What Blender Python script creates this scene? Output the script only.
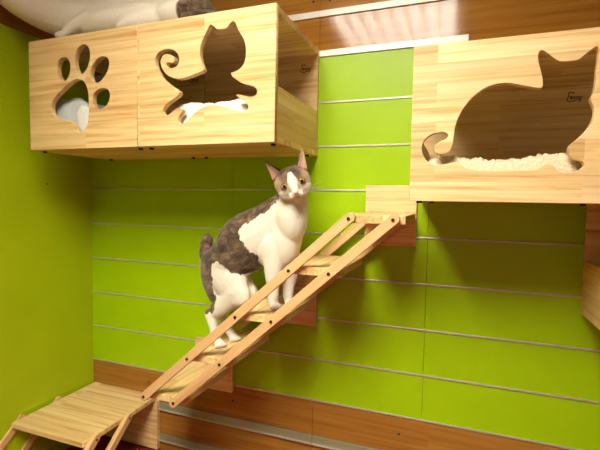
import bpy, bmesh, math, random
from mathutils import Vector, Matrix, noise
random.seed(7)
for o in list(bpy.data.objects): bpy.data.objects.remove(o)
S = bpy.context.scene
COL = S.collection

# ------------------------------------------------------------------ camera
F_PX = 421.4
YAW, PITCH, ROLL = 0.35339, -0.05819, -0.01712
CAM = Vector((1.48173, -1.40328, -0.03613))
Rm = Matrix.Rotation(YAW, 3, 'Z') @ Matrix.Rotation(PITCH, 3, 'X') @ Matrix.Rotation(ROLL, 3, 'Y')
RT, FW, UP = Rm.col[0].copy(), Rm.col[1].copy(), Rm.col[2].copy()
cd = bpy.data.cameras.new('camera'); cd.sensor_width = 36; cd.lens = 36 * F_PX / 600; cd.clip_start = 0.02
cam = bpy.data.objects.new('camera', cd); COL.objects.link(cam)
M3 = Matrix((RT, UP, -FW)).transposed()
cam.matrix_world = Matrix.Translation(CAM) @ M3.to_4x4()
S.camera = cam

# ------------------------------------------------------------------ world, exposure, lamps
w = bpy.data.worlds.new('room_light'); S.world = w; w.use_nodes = True
bg = w.node_tree.nodes['Background']
bg.inputs[0].default_value = (1.0, 0.90, 0.74, 1); bg.inputs[1].default_value = 0.14
S.view_settings.view_transform = 'Standard'; S.view_settings.look = 'None'
S.view_settings.gamma = 1; S.view_settings.use_curve_mapping = False
S.view_settings.exposure = 0.0
CEIL = 1.12
LAMPS = [(1.09, -1.56, 0.70, 1.05, 108.0), (3.1, -1.56, 0.70, 1.05, 12.0)]
for (lx, ly, sx, sy, e) in LAMPS:
    ld = bpy.data.lights.new('troffer_light', 'AREA'); ld.shape = 'RECTANGLE'; ld.size = sx; ld.size_y = sy
    ld.energy = e; ld.color = (1.0, 0.93, 0.80)
    lo = bpy.data.objects.new('troffer_light', ld); lo.location = (lx, ly, CEIL - 0.035); COL.objects.link(lo)

# ------------------------------------------------------------------ helpers
def ray(px, py):
    return RT * ((px - 300) / F_PX) + FW - UP * ((py - 225) / F_PX)
def onY(px, py, Y):
    d = ray(px, py); return CAM + d * ((Y - CAM.y) / d.y)

def tag(o, label=None, cat=None, group=None, kind=None):
    if label: o['label'] = label
    if cat: o['category'] = cat
    if group: o['group'] = group
    if kind: o['kind'] = kind
    return o
def empty(name, loc=(0, 0, 0)):
    o = bpy.data.objects.new(name, None); o.location = loc; o.empty_display_size = .05; COL.objects.link(o); return o
def link(name, me, mat, parent=None, loc=None):
    o = bpy.data.objects.new(name, me); COL.objects.link(o)
    for m in (mat if isinstance(mat, (list, tuple)) else [mat]): me.materials.append(m)
    if parent: o.parent = parent
    if loc is not None: o.location = loc
    return o
def obj(name, bm, mat, parent=None, loc=None, smooth=False, bevel=0):
    me = bpy.data.meshes.new(name); bmesh.ops.recalc_face_normals(bm, faces=bm.faces); bm.to_mesh(me); bm.free()
    if smooth:
        for p in me.polygons: p.use_smooth = True
    o = link(name, me, mat, parent, loc)
    if bevel:
        b = o.modifiers.new('bevel', 'BEVEL'); b.width = bevel; b.segments = 2; b.limit_method = 'ANGLE'
    return o
def box(bm, x0, x1, y0, y1, z0, z1, mi=0):
    v = [bm.verts.new(p) for p in [(x0,y0,z0),(x1,y0,z0),(x1,y1,z0),(x0,y1,z0),(x0,y0,z1),(x1,y0,z1),(x1,y1,z1),(x0,y1,z1)]]
    for f in [(0,3,2,1),(4,5,6,7),(0,1,5,4),(1,2,6,5),(2,3,7,6),(3,0,4,7)]:
        bm.faces.new([v[i] for i in f]).material_index = mi
def board(name, x0, x1, y0, y1, z0, z1, mat, parent, bevel=.0015):
    """a board whose mesh starts at its own corner"""
    bm = bmesh.new(); box(bm, 0, x1-x0, 0, y1-y0, 0, z1-z0)
    return obj(name, bm, mat, parent, (x0, y0, z0), bevel=bevel)
def cyl(bm, c, r, h, axis='Y', n=16, mi=0):
    rot = {'Y': Matrix.Rotation(math.pi/2, 4, 'X'), 'Z': Matrix.Identity(4), 'X': Matrix.Rotation(math.pi/2, 4, 'Y')}[axis]
    r_ = bmesh.ops.create_cone(bm, cap_ends=True, segments=n, radius1=r, radius2=r, depth=h, matrix=Matrix.Translation(c) @ rot)
    for f in {f for v in r_['verts'] for f in v.link_faces}: f.material_index = mi
def catmull(P, n=6, closed=False):
    P = [Vector(p) for p in P]; out = []; L = len(P)
    rng = range(L) if closed else range(L-1)
    for i in rng:
        if closed: a, b, c, d = P[(i-1) % L], P[i], P[(i+1) % L], P[(i+2) % L]
        else: a, b, c, d = P[max(i-1,0)], P[i], P[i+1], P[min(i+2,L-1)]
        for k in range(n):
            t = k/n
            out.append(.5*((2*b)+(c-a)*t+(2*a-5*b+4*c-d)*t*t+(3*b-a-3*c+d)*t**3))
    if not closed: out.append(P[-1])
    return out
def evaluated_mesh(o):
    dg = bpy.context.evaluated_depsgraph_get(); dg.update()
    me = bpy.data.meshes.new_from_object(o.evaluated_get(dg))
    return me

# ------------------------------------------------------------------ materials
def nmat(name):
    m = bpy.data.materials.new(name); m.use_nodes = True; nt = m.node_tree
    return m, nt, nt.nodes, nt.links, nt.nodes['Principled BSDF']
def plain(name, col, rough=.5, metal=0, spec=.5, emit=0):
    m, nt, N, L, b = nmat(name)
    b.inputs['Base Color'].default_value = (*col, 1); b.inputs['Roughness'].default_value = rough
    b.inputs['Metallic'].default_value = metal; b.inputs['Specular IOR Level'].default_value = spec
    return m
def ramp(N, stops):
    r = N.new('ShaderNodeValToRGB'); e = r.color_ramp.elements
    while len(e) < len(stops): e.new(.5)
    for i, (p, c) in enumerate(stops): e[i].position = p; e[i].color = (*c, 1)
    return r
def wood(name, axes, c_light, c_mid, c_dark, stave=.045, length=.52, rough=.45, grain=1.0, coat=0):
    """laminated wood; axes = which object axes run along and across the staves"""
    m, nt, N, L, b = nmat(name)
    tc = N.new('ShaderNodeTexCoord'); oi = N.new('ShaderNodeObjectInfo')
    sep = N.new('ShaderNodeSeparateXYZ'); L.new(tc.outputs['Object'], sep.inputs[0])
    A = {'x': 0, 'y': 1, 'z': 2}; third = [a for a in 'xyz' if a not in axes][0]
    off = N.new('ShaderNodeMath'); off.operation = 'MULTIPLY'; off.inputs[1].default_value = 7.31; L.new(oi.outputs['Random'], off.inputs[0])
    addu = N.new('ShaderNodeMath'); addu.operation = 'ADD'; L.new(sep.outputs[A[axes[0]]], addu.inputs[0]); L.new(off.outputs[0], addu.inputs[1])
    comb = N.new('ShaderNodeCombineXYZ'); L.new(addu.outputs[0], comb.inputs[0]); L.new(sep.outputs[A[axes[1]]], comb.inputs[1])
    br = N.new('ShaderNodeTexBrick'); br.offset = .43; br.offset_frequency = 2; br.squash = 1
    br.inputs['Color1'].default_value = (0, 0, 0, 1); br.inputs['Color2'].default_value = (1, 1, 1, 1); br.inputs['Mortar'].default_value = (.5, .5, .5, 1)
    br.inputs['Scale'].default_value = 1; br.inputs['Mortar Size'].default_value = 0; br.inputs['Brick Width'].default_value = length; br.inputs['Row Height'].default_value = stave
    L.new(comb.outputs[0], br.inputs['Vector'])
    # grain coordinates, shifted stave by stave
    sh = N.new('ShaderNodeMath'); sh.operation = 'MULTIPLY'; sh.inputs[1].default_value = 3.7; L.new(br.outputs['Color'], sh.inputs[0])
    su = N.new('ShaderNodeMath'); su.operation = 'MULTIPLY_ADD'; su.inputs[1].default_value = 2.2; L.new(addu.outputs[0], su.inputs[0]); L.new(sh.outputs[0], su.inputs[2])
    sv = N.new('ShaderNodeMath'); sv.operation = 'MULTIPLY'; sv.inputs[1].default_value = 62; L.new(sep.outputs[A[axes[1]]], sv.inputs[0])
    sw = N.new('ShaderNodeMath'); sw.operation = 'MULTIPLY_ADD'; sw.inputs[1].default_value = 62; L.new(sep.outputs[A[third]], sw.inputs[0]); L.new(sh.outputs[0], sw.inputs[2])
    gc = N.new('ShaderNodeCombineXYZ')
    for i, s in enumerate((su, sv, sw)): L.new(s.outputs[0], gc.inputs[i])
    n1 = N.new('ShaderNodeTexNoise'); n1.inputs['Scale'].default_value = 1.0; n1.inputs['Detail'].default_value = 3; n1.inputs['Distortion'].default_value = .35
    L.new(gc.outputs[0], n1.inputs['Vector'])
    n2 = N.new('ShaderNodeTexNoise'); n2.inputs['Scale'].default_value = 4.5; n2.inputs['Detail'].default_value = 2; L.new(gc.outputs[0], n2.inputs['Vector'])
    mx = N.new('ShaderNodeMath'); mx.operation = 'MULTIPLY_ADD'; mx.inputs[1].default_value = .25; L.new(n2.outputs[0], mx.inputs[0]); 
    m2 = N.new('ShaderNodeMath'); m2.operation = 'MULTIPLY'; m2.inputs[1].default_value = .75; L.new(n1.outputs[0], m2.inputs[0]); L.new(m2.outputs[0], mx.inputs[2])
    r = ramp(N, [(.36, c_light), (.52, c_mid), (.68, c_dark)]); L.new(mx.outputs[0], r.inputs[0])
    tone = N.new('ShaderNodeMapRange'); tone.inputs['To Min'].default_value = 1 - .16*grain; tone.inputs['To Max'].default_value = 1 + .07*grain; L.new(br.outputs['Color'], tone.inputs[0])
    hue = ramp(N, [(0, (1, .90, .78)), (.45, (1, .97, .92)), (1, (1, 1, 1))]); L.new(br.outputs['Color'], hue.inputs[0])
    hm = N.new('ShaderNodeVectorMath'); hm.operation = 'MULTIPLY'; L.new(r.outputs[0], hm.inputs[0]); L.new(hue.outputs[0], hm.inputs[1])
    mul = N.new('ShaderNodeVectorMath'); mul.operation = 'SCALE'; L.new(hm.outputs[0], mul.inputs[0]); L.new(tone.outputs[0], mul.inputs['Scale'])
    L.new(mul.outputs[0], b.inputs['Base Color']); b.inputs['Roughness'].default_value = rough; b.inputs['Specular IOR Level'].default_value = .3
    bp = N.new('ShaderNodeBump'); bp.inputs['Strength'].default_value = .08; bp.inputs['Distance'].default_value = .002; L.new(n2.outputs[0], bp.inputs['Height'])
    if rough > .3: L.new(bp.outputs[0], b.inputs['Normal'])
    return m
PL, PM, PD = (.84, .66, .37), (.79, .56, .27), (.58, .315, .11)
pine_xz = wood('pine_board_long_grain', 'xz', PL, PM, PD)
pine_yz = wood('pine_board_side', 'yz', PL, PM, PD)
pine_xy = wood('pine_board_flat', 'xy', PL, PM, PD, stave=.05)
pine_yx = wood('pine_tread', 'yx', PL, PM, PD, stave=.05)
pine_rail = wood('pine_rail', 'xz', (.78, .56, .31), (.74, .50, .25), (.62, .37, .16), stave=.2, length=3, grain=.4)
def paint(name, c, rough):
    m, nt, N, L, b = nmat(name)
    tc = N.new('ShaderNodeTexCoord'); n = N.new('ShaderNodeTexNoise'); n.inputs['Scale'].default_value = 5; n.inputs['Detail'].default_value = 4
    L.new(tc.outputs['Object'], n.inputs['Vector'])
    r = ramp(N, [(.3, tuple(x*.95 for x in c)), (.7, tuple(min(1, x*1.04) for x in c))]); L.new(n.outputs[0], r.inputs[0]); L.new(r.outputs[0], b.inputs['Base Color'])
    n2 = N.new('ShaderNodeTexNoise'); n2.inputs['Scale'].default_value = 220; n2.inputs['Detail'].default_value = 2; L.new(tc.outputs['Object'], n2.inputs['Vector'])
    bp = N.new('ShaderNodeBump'); bp.inputs['Strength'].default_value = .05; bp.inputs['Distance'].default_value = .001; L.new(n2.outputs[0], bp.inputs['Height']); L.new(bp.outputs[0], b.inputs['Normal'])
    b.inputs['Roughness'].default_value = rough; b.inputs['Specular IOR Level'].default_value = .3
    return m
GREEN = (.355, .585, .002)
green = paint('lime_green_laminate', GREEN, .38)
green_l = paint('lime_green_board', (.40, .52, .003), .5)
lacq = wood('lacquered_brown_veneer', 'xz', (.42, .205, .036), (.36, .165, .027), (.28, .12, .018), stave=.3, length=4, rough=.10, grain=.3)
alu = plain('satin_aluminium', (.58, .55, .46), .35, .5)
alu_d = plain('olive_grey_profile', (.33, .32, .20), .45, .3)
alu_w = plain('white_aluminium_profile', (.66, .63, .56), .4, .2)
dark = plain('dark_groove', (.05, .04, .03), .8)
black = plain('black_steel', (.012, .011, .01), .75, 0)
ink = plain('black_ink', (.02, .012, .008), .6)
red = paint('red_floor', (.25, .032, .018), .5)
white_p = plain('ceiling_white', (.8, .78, .72), .8)

# ------------------------------------------------------------------ the room
W = 4.2
def rows():
    """(z bottom, z top, kind) of every wall panel between two profiles"""
    out = []
    for k in range(-2, 6): out.append((k, -.15*k))
    return out
PITCH_Z = .15
bm = bmesh.new()
box(bm, 0, W, .016, .06, -1.085, CEIL, 2)
def strip(z0, z1, mi, seams):
    xs = [0] + seams + [W]
    for a, b_ in zip(xs, xs[1:]): box(bm, a + (.0006 if a else 0), b_ - .0006, 0, .018, z0, z1, mi)
g = .0035
GS = [.6925, 1.4007, 2.1, 2.81, 3.5]; WS = [1.0247, 2.24, 3.45]
for k in range(-2, 6): strip(-.15*k + g - (0), -.15*(k-1) - g if k > -2 else .4535, 0, GS)
strip(.475, .586, 1, WS); TE = 1.50; box(bm, TE, W, 0, .018, .4535, .4749, 1); strip(.608, .75-g, 1, WS); strip(.757, .90, 1, WS); strip(.903, CEIL, 1, WS)
strip(-.8775, -.7535, 1, WS); strip(-1.013, -.918, 1, WS); strip(-1.085, -1.05, 1, WS)
for (x, z) in [(.999,.642),(1.058,.639),(.70,-.8125),(1.33,-.811),(.301,-.807)]: cyl(bm, (x, -.0005, z), .0038, .003, 'Y', 14, 3)
wb = obj('wall_back', bm, [green, lacq, dark, black]); tag(wb, kind='structure')
n = 1
def trim(z0, z1, mat, y=-.003, lip=False, W=W):
    global n
    WS_ = [q for q in WS if q < W]
    bm = bmesh.new()
    for a, b_ in zip([0]+WS_, WS_+[W]): box(bm, a+.0004, b_-.0004, y, .017, z0, z1)
    if lip:      # thin bright nose under the wide face and a shadow groove below it
        for a, b_ in zip([0]+WS_, WS_+[W]): box(bm, a+.0004, b_-.0004, y-.006, y, z0, z0+.006, 1)
    t = obj('trim_%d' % n, bm, [mat, alu], bevel=.0012); tag(t, kind='structure'); n += 1
for k in range(-2, 6): trim(-.15*k - .0032, -.15*k + .0032, alu)
trim(.4538, .4748, alu_w, -.006, W=TE); trim(.5865, .6075, alu_w, -.006); trim(.7465, .7565, alu_w)
trim(-.9135, -.880, alu_d, -.004, True); trim(-1.046, -1.0155, alu_d, -.004, True)
bm = bmesh.new(); box(bm, -.04, 0, -3.6, .06, -1.085, .551, 0); box(bm, -.04, 0, -3.6, .06, .553, CEIL, 1)
cyl(bm, (0, -.2123, .0105), .0028, .003, 'X', 12, 2)
lacq_y = wood('lacquered_brown_veneer_side', 'yz', (.42, .205, .036), (.36, .165, .027), (.28, .12, .018), stave=.3, length=4, rough=.22, grain=.3)
wl = obj('wall_left', bm, [green_l, lacq_y, black]); tag(wl, kind='structure')
bm = bmesh.new(); box(bm, -.04, W, -3.6, .06, -1.13, -1.085); tag(obj('floor', bm, red), kind='structure')
bm = bmesh.new(); box(bm, -.04, W, -3.6, .06, CEIL, CEIL+.04); tag(obj('ceiling', bm, white_p), kind='structure')

# ceiling lamps with louvres (above and behind the viewer; seen mirrored in the lacquered panel)
for i, (lx, ly, sx, sy, e) in enumerate(LAMPS):
    t = empty('ceiling_light', (lx, ly, CEIL))
    tag(t, ['louvred rectangular ceiling light mirrored in the glossy brown panel, nearer the left wall', 'louvred rectangular ceiling light further to the right on the ceiling'][i], 'ceiling light', 'louvred ceiling lights')
    bm = bmesh.new(); a, b_ = sx/2+.012, sy/2+.012
    for s in (-1, 1):
        box(bm, s*a-.01, s*a+.01, -b_-.01, b_+.01, -.088, 0); box(bm, -a, a, s*b_-.01, s*b_+.01, -.06, 0)
    obj('frame', bm, white_p, t)
    bm = bmesh.new()
    for k in range(1, 8): box(bm, -sx/2+sx*k/8-.005, -sx/2+sx*k/8+.005, -b_, b_, -.088, -.04)
    for k in range(1, 10): box(bm, -a, a, -sy/2+sy*k/10-.002, -sy/2+sy*k/10+.002, -.056, -.042)
    obj('louvre', bm, plain('louvre_grey', (.45, .44, .42), .5), t)

# ------------------------------------------------------------------ cat boxes
BW, BH, BD, T = .449, .358, .373, .018
def trace(pts, ox, oy, sc, x0, z0):
    """outline measured on the photo -> metres on the face of the front panel"""
    out = []
    for (a, b_) in pts:
        p = onY(ox + a/sc, oy + b_/sc, -BD); out.append((p.x - x0, p.z - z0))
    return out
def front_mesh(holes):
    cu = bpy.data.curves.new('outline', 'CURVE'); cu.dimensions = '2D'; cu.fill_mode = 'BOTH'; cu.extrude = T/2 - .001; cu.bevel_depth = .001; cu.bevel_resolution = 1; cu.offset = -.001
    def spl(P):
        s = cu.splines.new('POLY'); s.points.add(len(P)-1); s.use_cyclic_u = True
        for q, p in zip(s.points, P): q.co = (p[0], p[1], 0, 1)
    spl([(0,0),(BW,0),(BW,BH),(0,BH)])
    for h in holes: spl([(v.x, v.y) for v in catmull([(a, b_, 0) for a, b_ in h], 4, True)])
    o = bpy.data.objects.new('outline', cu); COL.objects.link(o)
    me = evaluated_mesh(o); bpy.data.objects.remove(o)
    me.transform(Matrix.Translation((0, T/2, 0)) @ Matrix.Rotation(math.pi/2, 4, 'X'))
    return me
def logo_mesh():
    """small printed cat outline with illegible lettering, flat on the board"""
    bm = bmesh.new()
    def line(P, wdt):
        Q = catmull([(a, b_, 0) for a, b_ in P], 5); vs = []
        for i, p in enumerate(Q):
            d = (Q[min(i+1, len(Q)-1)] - Q[max(i-1, 0)]).normalized(); nn = Vector((-d.y, d.x, 0)) * wdt/2
            vs.append([bm.verts.new(((p+nn).x, y, (p+nn).y)) for y in (0,)] + [bm.verts.new(((p-nn).x, 0, (p-nn).y))])
        for a, b_ in zip(vs, vs[1:]): bm.faces.new([a[0], a[1], b_[1], b_[0]])
    line([(-.0125,.006),(-.014,.011),(-.0125,.0165),(-.0095,.0145),(-.0065,.0145),(-.003,.0165),(-.0015,.011)], .0022)
    line([(-.012,.006),(-.0165,0),(-.0165,-.006),(-.010,-.0095),(-.001,-.0085),(.006,-.006),(.012,-.003),(.0155,-.005),(.0145,-.0095),(.010,-.0085)], .0024)
    for i in range(5):
        x = -.0095 + i*.0062; h = .0075 if i < 1 else .0052
        line([(x, .001+h/2), (x+.0045, .001+h/2)], .0016); line([(x, .001-h/2+.001), (x+.0045, .001-h/2+.001)], .0016)
        line([(x+.0006, .001-h/2), (x+.0006, .001+h/2)], .0014); line([(x+.0038, .001-h/2), (x+.0038, .001+h/2)], .0014)
        if i == 0: line([(x, .001), (x+.0045, .001)], .005)
    return bm
def cat_box(x0, z0, holes, label, name='cat_box', logo=True):
    t = empty(name, (x0, 0, z0)); tag(t, label, 'cat box', 'wall mounted wooden cat boxes')
    me = front_mesh(holes); link('front_panel', me, pine_xz, t, (0, -BD, 0))
    board('back_panel', .001, BW-.001, -.014, 0-.002, T, BH-T, pine_xz, t, 0)
    board('top_panel', .0005, BW-.0005, -BD+T+.0002, -.002, BH-T, BH, pine_xy, t)
    board('bottom_panel', .0005, BW-.0005, -BD+T+.0002, -.002, 0, T, pine_xy, t)
    for s in (0, 1):
        xa = .001 if s == 0 else BW - T - .001
        board('side_lip', xa, xa+T, -BD+T+.0002, -.0145, T, .152, pine_yz, t)
    for (x, y) in [(.02, -.335), (BW-.02, -.335), (.035, -.055), (BW-.02, -.055)]:
        bm = bmesh.new(); cyl(bm, (0, 0, 0), .0068, .005, 'Z'); obj('bolt', bm, black, t, (x, y, -.0025))
    if logo: tag(obj('printed_logo', logo_mesh(), ink, t, (BW-.045, -.0145, BH-.062)), 'small black printed cat outline with lettering')
    return t
PAW = [[(75,80),(95,79),(110,100),(113,130),(105,165),(88,185),(68,176),(55,150),(53,118),(61,93)],
 [(165,22),(185,22),(198,40),(202,72),(195,110),(180,141),(162,153),(145,143),(134,115),(133,75),(145,40)],
 [(262,73),(280,80),(288,98),(284,130),(270,160),(250,183),(232,193),(212,184),(202,160),(208,125),(225,95),(243,79)],
 [(258,217),(280,221),(291,240),(290,265),(278,292),(258,307),(240,310),(222,300),(213,275),(217,245),(235,225)],
 [(150,175),(170,183),(185,205),(193,235),(196,270),(197,310),(196,350),(189,385),(175,405),(155,416),(138,408),(128,387),(115,367),(85,358),(55,350),(35,335),(25,310),(30,280),(50,250),(75,225),(103,198),(128,181)]]
RUN = [(230,45),(238,37),(250,44),(260,54),(280,55),(300,50),(313,32),(323,25),(334,30),(340,48),(350,68),(365,92),(373,120),(374,155),(368,185),(355,205),(335,219),(317,226),(322,240),(340,255),(365,268),(395,276),(412,284),(419,299),(411,314),(395,320),(372,316),(352,312),(337,312),(345,322),(365,334),(380,347),(384,362),(372,375),(350,376),(325,370),(300,362),(275,355),(245,351),(215,357),(190,370),(165,391),(145,413),(132,427),(117,428),(109,416),(113,397),(124,380),(126,368),(112,365),(95,372),(80,384),(65,392),(53,388),(48,375),(55,358),(75,340),(95,325),(112,310),(113,297),(98,286),(75,270),(50,248),(33,222),(22,195),(20,170),(30,150),(50,137),(75,132),(95,139),(109,155),(113,175),(107,195),(94,205),(78,207),(66,200),(63,190),(70,184),(82,187),(92,184),(95,172),(88,160),(74,153),(56,155),(43,170),(41,192),(50,215),(67,235),(92,247),(120,249),(150,241),(177,230),(198,222),(210,212),(204,195),(196,170),(194,140),(200,110),(211,85),(222,62)]
SIT = [(397,52),(400,38),(411,33),(425,41),(445,57),(462,67),(480,69),(510,66),(528,62),(542,51),(560,37),(575,25),(587,22),(592,32),(590,60),(586,90),(583,120),(580,150),(574,172),(566,188),(571,205),(578,225),(575,250),(563,275),(545,298),(522,319),(500,337),(494,352),(497,370),(508,384),(530,388),(543,396),(541,409),(528,419),(505,426),(480,426),(460,419),(445,406),(430,399),(414,401),(403,411),(385,417),(340,419),(290,420),(240,420),(190,418),(166,412),(150,401),(135,393),(112,396),(85,401),(60,400),(38,388),(26,368),(22,345),(31,322),(50,305),(75,297),(96,297),(106,307),(99,319),(84,325),(68,336),(61,350),(69,364),(90,368),(108,360),(119,345),(124,320),(127,290),(135,260),(150,230),(172,199),(200,172),(230,152),(265,141),(300,138),(335,144),(370,150),(402,154),(411,147),(411,125),(405,97),(398,70)]
XA, ZA, XB, ZB = .1265, .1175, 1.377, -.0325
cat_box(XA, ZA, [trace(h, 45, 40, 4.5, XA, ZA) for h in PAW], 'pine cat box with paw print cutout beside the green left wall')
cat_box(XA+BW+.001, ZA, [trace(RUN, 150, 15, 3.909, XA+BW+.001, ZA)], 'pine cat box with curly-tailed running cat cutout, right of the paw print box')
cat_box(XB, ZB, [trace(SIT, 415, 40, 3.216, XB, ZB)], 'pine cat box with large seated cat cutout at upper right')
RND = [[(BW/2+.09*math.cos(a*math.pi/12), BH/2+.09*math.sin(a*math.pi/12)) for a in range(24)]]
cat_box(1.8275, -.346, RND, 'shaded pine cat box at right edge, below the seated cat box', logo=False)

# ------------------------------------------------------------------ bedding
def fabric(name, c, sc=300, bump=.4, dist=.003):
    m, nt, N, L, b = nmat(name)
    tc = N.new('ShaderNodeTexCoord'); nn = N.new('ShaderNodeTexNoise'); nn.inputs['Scale'].default_value = sc; nn.inputs['Detail'].default_value = 4
    L.new(tc.outputs['Object'], nn.inputs['Vector'])
    r = ramp(N, [(.3, tuple(x*.86 for x in c)), (.65, c)]); L.new(nn.outputs[0], r.inputs[0]); L.new(r.outputs[0], b.inputs['Base Color'])
    bp = N.new('ShaderNodeBump'); bp.inputs['Strength'].default_value = bump; bp.inputs['Distance'].default_value = dist; L.new(nn.outputs[0], bp.inputs['Height']); L.new(bp.outputs[0], b.inputs['Normal'])
    b.inputs['Roughness'].default_value = .95; b.inputs['Specular IOR Level'].default_value = .1
    return m
fleece = fabric('cream_fleece', (.76, .64, .44), 160, .7, .006)
towel = fabric('white_towel', (.80, .80, .78), 400, .3, .002)
towel_g = fabric('pale_grey_towel', (.62, .66, .68), 400, .3, .002)
def cloth(name, x0, x1, y0, y1, z0, top, mat, label, cat, group=None, amp=.006, freq=60, n=90, loc=True):
    """a lump of bedding: a rounded slab whose upper side follows top(x, y)"""
    bm = bmesh.new(); nx = n; ny = max(16, int(n*(y1-y0)/(x1-x0)))
    up = {}; dn = {}
    cx, cy = (x0+x1)/2, (y0+y1)/2
    for i in range(nx+1):
        for j in range(ny+1):
            x = x0+(x1-x0)*i/nx; y = y0+(y1-y0)*j/ny
            e = min(i, nx-i)/nx*(x1-x0); f = min(j, ny-j)/ny*(y1-y0)
            r = min(1, e/.025)*1.0; q = min(1, f/.025)
            k = math.sqrt(max(0, 1-(1-r)**2))*math.sqrt(max(0, 1-(1-q)**2))
            nz = noise.fractal(Vector((x*freq, y*freq, 3.1)), .8, 2.0, 4)*amp
            h = max(.002, (top(x, y)-z0)*k + nz*k)
            up[i,j] = bm.verts.new((x-cx, y-cy + nz*.5*k, h)); dn[i,j] = bm.verts.new((x-cx, y-cy, 0))
    for i in range(nx):
        for j in range(ny):
            bm.faces.new([up[i,j], up[i+1,j], up[i+1,j+1], up[i,j+1]]); bm.faces.new([dn[i,j], dn[i,j+1], dn[i+1,j+1], dn[i+1,j]])
    for i in range(nx):
        bm.faces.new([dn[i,0], dn[i+1,0], up[i+1,0], up[i,0]]); bm.faces.new([dn[i+1,ny], dn[i,ny], up[i,ny], up[i+1,ny]])
    for j in range(ny):
        bm.faces.new([dn[0,j+1], dn[0,j], up[0,j], up[0,j+1]]); bm.faces.new([dn[nx,j], dn[nx,j+1], up[nx,j+1], up[nx,j]])
    o = obj(name, bm, mat, None, (cx, cy, z0), smooth=True); return tag(o, label, cat, group)
fz = T + .0005
cloth('fleece_mat', XB+.025, XB+BW-.025, -.352, -.03, ZB+fz, lambda x, y: ZB+.102+.006*math.sin(x*23)-.02*max(0, (x-1.70)/.1), fleece, 'cream fleece mat lying in the seated cat box', 'pet mat', amp=.010, freq=48, n=110)
bx2 = XA+BW+.001
cloth('white_towel', bx2+.03, bx2+BW-.07, -.350, -.15, ZA+fz, lambda x, y: ZA+.130+.004*math.sin(x*30)-(.05*max(0, (.70-x)/.08)), towel, 'crumpled white towel inside the running cat box', 'towel', amp=.012, freq=14)
def towel_top(x, y):
    return ZA + .180 + .006*math.sin(x*40+1) - .35*max(0, x-.25)
cloth('grey_towel', XA+.03, XA+.30, -.34, -.12, ZA+fz, towel_top, towel_g, 'pale grey bunched towel inside the paw print box', 'towel', amp=.014, freq=13)
# rolled corner of cloth lying against the lowest lobe of the paw cutout
bm = bmesh.new(); bmesh.ops.create_icosphere(bm, subdivisions=4, radius=1)
for v in bm.verts:
    nz = noise.fractal(v.co*2.3, .9, 2, 3)*.12; v.co = Vector((v.co.x*.032, v.co.y*.011, v.co.z*.045))*(1+nz)
p = onY(81, 119, -.3505); tag(obj('rolled_sock', bm, towel, None, (p.x, -.3405, p.z), smooth=True), 'small white rolled cloth in the paw print box, against the big pad opening', 'cloth')

# ------------------------------------------------------------------ stair ladder
def rail_mesh(L, h=.0265, t=.018, e=.017):
    bm = bmesh.new(); c = .008
    prof = [(-e, -h/2+c), (-e+c, -h/2), (L+e-c, -h/2), (L+e, -h/2+c), (L+e, h/2-c), (L+e-c, h/2), (-e+c, h/2), (-e, h/2-c)]
    a = [bm.verts.new((x, 0, z)) for x, z in prof]; b_ = [bm.verts.new((x, t, z)) for x, z in prof]
    bm.faces.new(a); bm.faces.new(b_[::-1])
    for i in range(8): bm.faces.new([a[i], a[(i+1)%8], b_[(i+1)%8], b_[i]])
    return bm
def copy_obj(o, parent, loc, rot=None):
    c = o.copy(); COL.objects.link(c); c.parent = parent; c.location = loc
    if rot is not None: c.rotation_euler = rot
    return c
SX, SZ = -.16526, -.14872
T1X, T1Z, SPB = 1.2206, -.0814, .1145
YF = -.333
st = empty('stair_ladder', (T1X, YF, T1Z)); tag(st, 'pine step ladder on the green wall, climbing from the corner platform past the standing cat', 'cat ladder')
ang = math.atan2(-SZ, -SX)      # slope of the rails
L = 4*math.hypot(SX, SZ)
rl = None
for b_ in (0, SPB):
    for y in (0, -YF-.0385):
        loc = (4*SX + b_, y, 4*SZ)
        if rl is None: rl = obj('rail', rail_mesh(L), pine_rail, st, loc, bevel=.0015); rl.rotation_euler = (0, -ang, 0)
        else: copy_obj(rl, st, loc, (0, -ang, 0))
td = bt = None
for i in range(5):
    if td is None:
        td = board('tread', -.0145, .1435, .0185, -YF-.039, .0095-.021, .0105, pine_yx, st); ref = td.location.copy()
    else: copy_obj(td, st, (ref.x+i*SX, ref.y, ref.z+i*SZ))
    for b_ in (0, SPB):
        if bt is None:
            bm = bmesh.new(); cyl(bm, (0, 0, 0), .0044, .003, 'Y'); bt = obj('bolt', bm, black, st, (0, -.0013, 0))
        else: copy_obj(bt, st, (b_+i*SX, -.0013, i*SZ))
pl = None
for k in range(3):
    loc = (-.0195-.33*k, -YF-.019, .0985-.298*k)
    if pl is None: bm = bmesh.new(); box(bm, 0, .1635, 0, .017, -.1955, 0); pl = obj('wall_plate', bm, pine_xz, st, loc, bevel=.0015)
    else: copy_obj(pl, st, loc)

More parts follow.
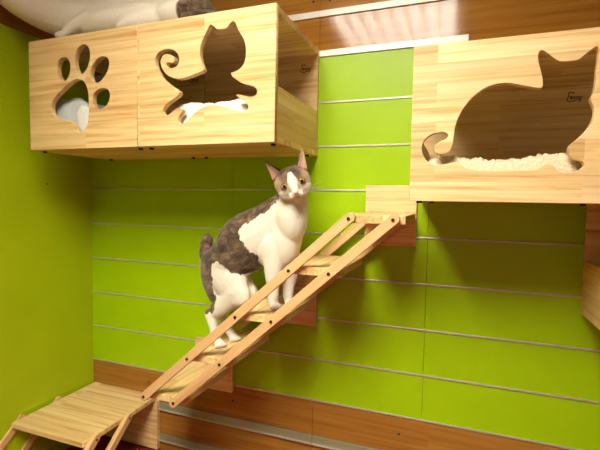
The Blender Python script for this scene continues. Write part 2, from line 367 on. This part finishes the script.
# ------------------------------------------------------------------ platform and the ladder below it
PZ = -.853
pf = empty('corner_platform', (.18, -.2, -1.076)); tag(pf, 'flat pine platform in the corner at the foot of the stair ladder', 'platform')
def child_world(o, root): o.location = o.location - root.location
o = board('top_board', .0105, .3495, -.3795, -.0025, PZ-.0175, PZ, pine_xy, pf); child_world(o, pf)
o = board('wall_plate', .06, .358, -.0205, -.0025, -1.076, PZ-.018, pine_xz, pf); child_world(o, pf)
lw = empty('stair_ladder', (.18, -.186, -.858)); tag(lw, 'pine ladder descending from the corner platform at lower left, only its rail tops showing', 'cat ladder')
LL = .30
r2 = None
for x in (.0008, .3505):
    for y in (0, -.154):
        if r2 is None: bm = rail_mesh(LL, t=.0088 if x < .1 else .018); r2 = 1
        else: bm = rail_mesh(LL, t=.0088 if x < .1 else .018)
        r = obj('rail', bm, pine_rail, lw, (x-.18, y, 0), bevel=.0015)
        r.rotation_euler = (Matrix.Rotation(-math.pi/2, 3, 'Z') @ Matrix.Rotation(math.radians(41), 3, 'Y')).to_euler()
        if x < .1: r.location.x = x-.18
        if x > .1:
            bm = bmesh.new(); cyl(bm, (0, 0, 0), .0032, .003, 'X'); obj('bolt', bm, black, lw, (.3505+.018+.001-.18, y, 0))
bm = bmesh.new(); box(bm, 0, .330, 0, .158, -.02, 0)
obj('tread', bm, pine_xy, lw, (.0180-.18, -.154-.168-.013, -.146+.01), bevel=.0015)

# ------------------------------------------------------------------ cats
def fur_material():
    m, nt, N, L, b = nmat('cat_fur')
    tc = N.new('ShaderNodeTexCoord'); at = N.new('ShaderNodeAttribute'); at.attribute_name = 'fur'
    sep = N.new('ShaderNodeSeparateColor'); L.new(at.outputs['Color'], sep.inputs[0])
    n1 = N.new('ShaderNodeTexNoise'); n1.inputs['Scale'].default_value = 42; n1.inputs['Detail'].default_value = 3; n1.inputs['Distortion'].default_value = .6; L.new(tc.outputs['Object'], n1.inputs['Vector'])
    n2 = N.new('ShaderNodeTexNoise'); n2.inputs['Scale'].default_value = 420; n2.inputs['Detail'].default_value = 3; L.new(tc.outputs['Object'], n2.inputs['Vector'])
    mixn = N.new('ShaderNodeMath'); mixn.operation = 'MULTIPLY_ADD'; mixn.inputs[1].default_value = .35; L.new(n2.outputs[0], mixn.inputs[0])
    h = N.new('ShaderNodeMath'); h.operation = 'MULTIPLY'; h.inputs[1].default_value = .65; L.new(n1.outputs[0], h.inputs[0]); L.new(h.outputs[0], mixn.inputs[2])
    tb = ramp(N, [(.38, (.035, .022, .013)), (.52, (.11, .072, .042)), (.66, (.25, .17, .10))]); L.new(mixn.outputs[0], tb.inputs[0])
    wh = ramp(N, [(.3, (.64, .585, .49)), (.6, (.76, .71, .61))]); L.new(n2.outputs[0], wh.inputs[0])
    # soft broken border
    ed = N.new('ShaderNodeMath'); ed.operation = 'MULTIPLY_ADD'; ed.inputs[1].default_value = .5; L.new(n2.outputs[0], ed.inputs[0]); L.new(sep.outputs[0], ed.inputs[2])
    mr = N.new('ShaderNodeMapRange'); mr.inputs['From Min'].default_value = .62; mr.inputs['From Max'].default_value = .92; L.new(ed.outputs[0], mr.inputs[0])
    mx = N.new('ShaderNodeMix'); mx.data_type = 'RGBA'; L.new(mr.outputs[0], mx.inputs[0]); L.new(wh.outputs[0], mx.inputs[6]); L.new(tb.outputs[0], mx.inputs[7])
    tan = N.new('ShaderNodeMix'); tan.data_type = 'RGBA'; tan.inputs[7].default_value = (.46, .30, .17, 1); L.new(sep.outputs[1], tan.inputs[0]); L.new(mx.outputs[2], tan.inputs[6])
    pk = N.new('ShaderNodeMix'); pk.data_type = 'RGBA'; pk.inputs[7].default_value = (.62, .36, .27, 1); L.new(sep.outputs[2], pk.inputs[0]); L.new(tan.outputs[2], pk.inputs[6])
    L.new(pk.outputs[2], b.inputs['Base Color']); b.inputs['Roughness'].default_value = .9; b.inputs['Specular IOR Level'].default_value = .15
    b.inputs['Sheen Weight'].default_value = .25; b.inputs['Sheen Roughness'].default_value = .5
    bp = N.new('ShaderNodeBump'); bp.inputs['Strength'].default_value = .3; bp.inputs['Distance'].default_value = .0015; L.new(n2.outputs[0], bp.inputs['Height']); L.new(bp.outputs[0], b.inputs['Normal'])
    return m
FUR = fur_material()
eye_m = plain('amber_iris', (.33, .23, .06), .12); pupil_m = plain('black_pupil', (.004, .004, .004), .06)
nose_m = plain('pink_nose', (.62, .28, .20), .45); inner_m = plain('pink_inner_ear', (.52, .31, .22), .8)
whisk_m = plain('white_whisker', (.85, .82, .76), .4)
def blob(bm, c, r, rot=None):
    m = Matrix.Translation(c) @ (rot.to_4x4() if rot else Matrix.Identity(4)) @ Matrix.Diagonal((*r, 1) if hasattr(r, '__len__') else (r, r, r, 1))
    bmesh.ops.create_icosphere(bm, subdivisions=3, radius=1, matrix=m)
def limb(bm, P, R, flat=1.0, side=Vector((0, 1, 0)), n=18):
    """closed tapered tube; flat scales the radius along 'side'"""
    Q = catmull([(*p, ) for p in P], 6); RR = [v.x for v in catmull([(r, 0, 0) for r in R], 6)]
    rings = []
    def ring(c, d, r):
        d = d.normalized(); s = (side - d*side.dot(d)).normalized(); u = d.cross(s)
        return [bm.verts.new(c + s*math.cos(2*math.pi*k/n)*r*flat + u*math.sin(2*math.pi*k/n)*r) for k in range(n)]
    N_ = len(Q); d0 = Q[1]-Q[0]; d1 = Q[-1]-Q[-2]
    for a in (80, 55, 28): rings.append(ring(Q[0] - d0.normalized()*RR[0]*math.sin(math.radians(a)), d0, RR[0]*math.cos(math.radians(a))))
    for i in range(N_): rings.append(ring(Q[i], Q[min(i+1, N_-1)]-Q[max(i-1, 0)], max(.002, RR[i])))
    for a in (28, 55, 80): rings.append(ring(Q[-1] + d1.normalized()*RR[-1]*math.sin(math.radians(a)), d1, RR[-1]*math.cos(math.radians(a))))
    for a, b_ in zip(rings, rings[1:]):
        for k in range(n): bm.faces.new([a[k], a[(k+1)%n], b_[(k+1)%n], b_[k]])
    bm.faces.new(rings[0][::-1]); bm.faces.new(rings[-1])
def ear(bm, A, B, Tp, nrm, th=.010):
    """solid ear: base from A to B, tip Tp, cupped towards nrm"""
    rings = []; n = 16
    for i in range(9):
        t = i/8; a = A.lerp(Tp, t**1.25*.90); b_ = B.lerp(Tp, t**1.1*.90); c = (a+b_)/2; hw = (b_-a)*.5; k = th*(1-t*.65)*.5
        bulge = nrm*(-.012*math.sin(math.pi*min(1, t+.25)))
        rg = []
        for q in range(n):
            u = math.cos(2*math.pi*q/n); v = math.sin(2*math.pi*q/n)
            rg.append(bm.verts.new(c + hw*u*(1 if i < 8 else .9) + nrm*(k*v) + bulge*(1-u*u)))
        rings.append(rg)
    for a, b_ in zip(rings, rings[1:]):
        for q in range(n): bm.faces.new([a[q], a[(q+1)%n], b_[(q+1)%n], b_[q]])
    bm.faces.new(rings[0][::-1]); bm.faces.new(rings[-1])
def cat_head(bm, H, X, U, Z, s=1.0):
    """X right, U up, Z towards the face"""
    R_ = Matrix((X, U, Z)).transposed()
    q = lambda x, y, z: H + (X*x + U*y + Z*z)*s
    blob(bm, q(0, .006, 0), (.051*s, .045*s, .048*s), R_)
    for e in (-1, 1):
        blob(bm, q(e*.0235, -.009, .010), (.0245*s, .024*s, .028*s), R_)
        blob(bm, q(e*.0085, -.030, .040), (.0115*s, .0105*s, .0160*s), R_)
        ear(bm, q(e*.051, .008, -.006), q(e*.009, .038, .002), q(e*.056, .093, .002), (Z*.93 + X*e*.35).normalized(), .011*s)
    blob(bm, q(0, -.041, .034), (.013*s, .010*s, .014*s), R_)
    limb(bm, [q(0, .018, .036), q(0, -.004, .048), q(0, -.024, .054)], [.017*s, .0135*s, .0105*s], n=14)
    return q
def head_parts(root, q, X, U, Z, s=1.0, eyes=True):
    R_ = Matrix((X, U, Z)).transposed()
    for e in (-1, 1):
        if eyes:
            bm = bmesh.new(); blob(bm, q(e*.0245, .002, .0395), (.0092*s, .0076*s, .0090*s), R_); ey = obj('eye', bm, eye_m, root, smooth=True)
            bm = bmesh.new(); blob(bm, q(e*.0243, .002, .0462), (.0044*s, .0054*s, .0028*s), R_); obj('pupil', bm, pupil_m, ey, smooth=True)
            bm = bmesh.new()     # dark lid line around the eye
            P = [q(e*.0245 + .0092*math.cos(a)*1.0, .002 + .0072*math.sin(a), .0425 - abs(.0245+.0092*math.cos(a)*e - .02)*.12) for a in [2*math.pi*k/14 for k in range(14)]]
            vs = [];
            for k, p in enumerate(P):
                d = (P[(k+1) % 14]-P[k-1]).normalized(); s1 = Z; u1 = d.cross(s1)
                vs.append([bm.verts.new(p + (s1*math.cos(a)+u1*math.sin(a))*.0014) for a in (0, 1.57, 3.14, 4.71)])
            for k in range(14):
                for j in range(4): bm.faces.new([vs[k][j], vs[(k+1)%14][j], vs[(k+1)%14][(j+1)%4], vs[k][(j+1)%4]])
            obj('eyelid', bm, pupil_m, ey, smooth=True)
        # inner ear
        bm = bmesh.new(); A, B, Tp = q(e*.0480, .025, .0035), q(e*.0240, .043, .0085), q(e*.0535, .079, .0065); nrm = (Z*.93 + X*e*.35).normalized()
        rows_ = []
        for i in range(7):
            t = i/6*.93; a = A.lerp(Tp, t); b_ = B.lerp(Tp, t)
            rows_.append([bm.verts.new(a.lerp(b_, j/6) + nrm*(.0038*(1-t*.8) - .007*math.sin(math.pi*j/6)*(1-t*.6)) ) for j in range(7)])
        for a, b_ in zip(rows_, rows_[1:]):
            for j in range(6): bm.faces.new([a[j], a[j+1], b_[j+1], b_[j]])
        ie = obj('inner_ear', bm, inner_m, root, smooth=True); sm = ie.modifiers.new('s', 'SOLIDIFY'); sm.thickness = .0012
        # whiskers
        bm = bmesh.new()
        for k, dy in enumerate((.012, .002, -.010)):
            P = catmull([q(e*.018, -.028-.002*k, .052), q(e*.045, -.026+dy*.6, .052), q(e*.075, -.034+dy*1.6, .040)], 5)
            vs = []
            for i, p in enumerate(P):
                rr = .0003*(1-i/len(P)*.7); vs.append([bm.verts.new(p + U*rr), bm.verts.new(p + Z*rr), bm.verts.new(p - U*rr)])
            for a, b_ in zip(vs, vs[1:]):
                for j in range(3): bm.faces.new([a[j], a[(j+1)%3], b_[(j+1)%3], b_[j]])
        obj('whiskers', bm, whisk_m, root)
    bm = bmesh.new(); blob(bm, q(0, -.0225, .0625), (.0058*s, .0042*s, .0045*s), R_); obj('nose', bm, nose_m, root, smooth=True)
    bm = bmesh.new(); limb(bm, [q(-.006, -.0365, .0525), q(-.003, -.0355, .0550), q(0, -.0325, .0565), q(.003, -.0355, .0550), q(.006, -.0365, .0525)], [.0006]*5, n=6); obj('mouth', bm, plain('mouth_line', (.42, .24, .17), .6), root)
def finish_body(bm, name, root, voxel=.0035, smooth=5, color=None):
    me = bpy.data.meshes.new(name); bmesh.ops.recalc_face_normals(bm, faces=bm.faces); bm.to_mesh(me); bm.free()
    o = bpy.data.objects.new(name, me); COL.objects.link(o)
    r = o.modifiers.new('r', 'REMESH'); r.mode = 'VOXEL'; r.voxel_size = voxel; r.use_smooth_shade = True
    s = o.modifiers.new('s', 'SMOOTH'); s.iterations = smooth; s.factor = .5
    m2 = evaluated_mesh(o); bpy.data.objects.remove(o); m2.name = name
    at = m2.color_attributes.new('fur', 'FLOAT_COLOR', 'POINT')
    for v in m2.vertices:
        c = color(v.co); at.data[v.index].color = (*c, 1)
    for p in m2.polygons: p.use_smooth = True
    return link(name, m2, FUR, root)
def sst(a, b_, x): t = max(0, min(1, (x-a)/(b_-a))); return t*t*(3-2*t)
def paw(bm, c, fwd, side, s=1.0):
    """c on the sole, toes towards fwd"""
    up = Vector((0, 0, 1))
    blob(bm, c + up*.013*s, (.017*s, .017*s, .0125*s))
    for k in (-1.5, -.5, .5, 1.5):
        blob(bm, c + fwd*(.018 - abs(k)*.002)*s + side*k*.0095*s + up*.0085*s, (.0075*s, .0075*s, .0085*s))

# --- the standing cat
root = empty('cat', (.86, -.2, -.517))
tag(root, 'brown tabby and white cat standing on the ladder steps, looking at the viewer', 'cat')
V = Vector
bm = bmesh.new()
spine = [onY(222, 265, -.195), onY(233, 256, -.195), onY(246, 243, -.195), onY(262, 233, -.198), onY(278, 219, -.205), onY(290, 205, -.22), onY(293, 192, -.235)]
limb(bm, spine, [.068, .082, .094, .088, .071, .056, .046], flat=.72)
blob(bm, onY(275, 246, -.20), (.060, .062, .080))                 # rib cage
blob(bm, onY(287, 234, -.205), (.050, .052, .080))                 # breast
blob(bm, onY(292, 216, -.222), (.050, .050, .085))
blob(bm, onY(284, 240, -.215), (.048, .046, .090))
# near hind leg (towards the viewer) and far one
def hind(dy, px=0, far=False):
    y0 = -.215 if not far else -.165
    hip = onY(222+px, 268, y0+.01); knee = onY(238+px, 294, y0-.005); hock = onY(211.5+px, 315, y0); 
    paw_c = V((.772, -.226, -.5165)) if not far else V((.785, -.155, -.5165))
    if far: hock = onY(217, 309, -.160); knee = onY(246, 293, -.165)
    ank = paw_c + V((-.012, 0, .026))
    limb(bm, [hip, hip.lerp(knee, .55), knee], [.064, .062, .044], flat=.60)
    limb(bm, [knee + V((-.010, 0, .012)), knee.lerp(hock, .5), hock], [.042, .031, .0195], flat=.75)
    limb(bm, [hock + V((-.006, 0, .004)), hock.lerp(ank, .5), ank], [.0185, .0155, .015])
    paw(bm, paw_c, V((.80, -.60, 0)).normalized(), V((.60, .80, 0)).normalized(), 1.0)
hind(0); hind(0, 0, True)
def fore(paw_c, sh, el, w1, w2):
    ank = paw_c + V((-.004, 0, .030))
    limb(bm, [sh, el, ank.lerp(el, .45), ank], [.044, .029, .0205, .0175], flat=.85)
    paw(bm, paw_c, V((.75, -.66, 0)).normalized(), V((.66, .75, 0)).normalized(), 1.0)
fore(V((.972, -.238, -.3675)), onY(275, 243, -.225), onY(273.5, 272, -.235), 0, 0)
fore(V((.997, -.178, -.3675)), onY(287, 243, -.18), onY(290, 272, -.175), 0, 0)
# short raised tail
limb(bm, [onY(216, 262, -.185), onY(207, 257, -.18), onY(206, 247, -.17), onY(207.5, 239, -.165)], [.034, .025, .022, .020])
limb(bm, [onY(214, 262, -.19), onY(213, 278, -.20), onY(217, 294, -.205)], [.048, .042, .034], flat=.75)   # back of the thigh
H = onY(293.3, 184.5, -.262)
Z = (CAM - H); Z.z = -.01; Z.normalize(); Z = (Z + UP*-.03).normalized()
roll = math.radians(18); X0 = UP.cross(Z).normalized(); U0 = Z.cross(X0).normalized()
X = (X0*math.cos(roll) + U0*math.sin(roll)); U = (U0*math.cos(roll) - X0*math.sin(roll))
q = cat_head(bm, H, X, U, Z, 1.05)
def head_color(p):
    d = (p - H)/1.05; x, y, z = d.dot(X), d.dot(U), d.dot(Z); a = abs(x)
    blaze = .0130 + .042*sst(.004, -.016, y) - .0095*sst(.006, .036, y)
    tab = sst(blaze-.003, blaze+.006, a)
    if y > .034: tab = 1
    if y < -.036: tab = 0
    tab *= sst(-.036, -.024, y + .25*(a-.03))
    tan_ = .75*tab*sst(.02, .04, a)*sst(.05, .02, y) + (.55*tab if y > .04 and z > -.01 else 0)*sst(.03, .045, a)
    return tab, min(.8, tan_ + .30*tab*(1-sst(.0, .03, y)))
PATCH = [(-60,235),(-60,150),(40,120),(90,110),(130,90),(188,60),(192,122),(172,148),(150,160),(120,180),(106,195),(112,215),(128,235),(146,250),(143,272),(120,292),(95,290),(75,277),(57,262),(44,264),(42,285),(44,320),(50,345),(42,375),(-20,375),(-60,310)]
PATCH = [onY(190+a/2.143, 140+b_/2.143, -.25) for a, b_ in PATCH]     # side view outline of the tabby coat
PATCH = [(p.x, p.z) for p in PATCH]
def patch_dist(x, z):
    inside = False; best = 9; n_ = len(PATCH)
    for i in range(n_):
        x0, z0 = PATCH[i]; x1, z1 = PATCH[(i+1) % n_]
        if (z0 > z) != (z1 > z) and x < (x1-x0)*(z-z0)/(z1-z0)+x0: inside = not inside
        dx, dz = x1-x0, z1-z0; t = max(0, min(1, ((x-x0)*dx+(z-z0)*dz)/(dx*dx+dz*dz)))
        best = min(best, math.hypot(x-x0-t*dx, z-z0-t*dz))
    return best if inside else -best
def body_color(p):
    dh = (p - H).length
    wob = noise.noise(p*38)*.008 + noise.noise(Vector((p.x*150, p.y*150, p.z*70)))*.006
    t = sst(-.006, .006, patch_dist(p.x, p.z) + wob)
    tn = 0
    if dh < .105:
        d = p-H; y = d.dot(U); z = d.dot(Z)
        if y > -.05 and (z > -.022 or y > .0):
            t2, tn = head_color(p); k = sst(-.045, -.03, y); t = max(t*(1-k), t2); tn *= k
    # warm thin fur on the throat and far flank
    return (t, tn, 0)
finish_body(bm, 'body', root, voxel=.0032, smooth=10, color=body_color)
for o in root.children: pass
head_parts(root, q, X, U, Z, 1.05)
for o in root.children: o.location = o.location - root.location

# --- the cat lying on top of the paw print box
top = ZA + BH
root = empty('cat', (.42, -.24, top)); tag(root, 'white cat lying on top of the paw print box, head out of view', 'cat')
bm = bmesh.new()
limb(bm, [V((.70, -.24, top+.062)), V((.58, -.25, top+.075)), V((.44, -.25, top+.078)), V((.31, -.26, top+.088)), V((.215, -.30, top+.100)), V((.135, -.355, top+.125)), V((.078, -.415, top+.175)), V((.09, -.45, top+.25))],
     [.058, .074, .076, .078, .072, .064, .056, .048], flat=.95)
blob(bm, V((.44, -.29, top+.052)), (.20, .065, .050)); blob(bm, V((.64, -.25, top+.055)), (.085, .085, .052))
blob(bm, V((.27, -.27, top+.06)), (.07, .08, .057))
limb(bm, [V((.335, -.315, top+.07)), V((.290, -.338, top+.042)), V((.262, -.350, top+.016))], [.030, .021, .0145])
blob(bm, V((.247, -.354, top+.0135)), (.019, .016, .013))
limb(bm, [V((.60, -.29, top+.05)), V((.54, -.33, top+.030)), V((.48, -.335, top+.016))], [.040, .026, .014])
limb(bm, [V((.70, -.23, top+.05)), V((.765, -.22, top+.035)), V((.80, -.26, top+.028)), V((.78, -.32, top+.020)), V((.72, -.338, top+.017))], [.030, .024, .022, .018, .014])
H = V((.10, -.47, top+.31)); Z = V((.25, -.95, -.15)).normalized(); X = V((0, 0, 1)).cross(Z)*-1; X = Vector((0,0,1)).cross(Z).normalized(); U = Z.cross(X).normalized()
q = cat_head(bm, H, X, U, Z, .92)
def lying_color(p):
    t = sst(.665, .69, p.x)
    dh = (p-H).length; tn = 0
    if dh < .1:
        d = p-H
        if d.dot(U) > -.03: t = max(t, sst(.01, .02, abs(d.dot(X)))*sst(-.02, 0, d.dot(U)))
    return (t, 0, 0)
finish_body(bm, 'body', root, voxel=.004, smooth=5, color=lying_color)
head_parts(root, q, X, U, Z, .92)
for o in root.children: o.location = o.location - root.location
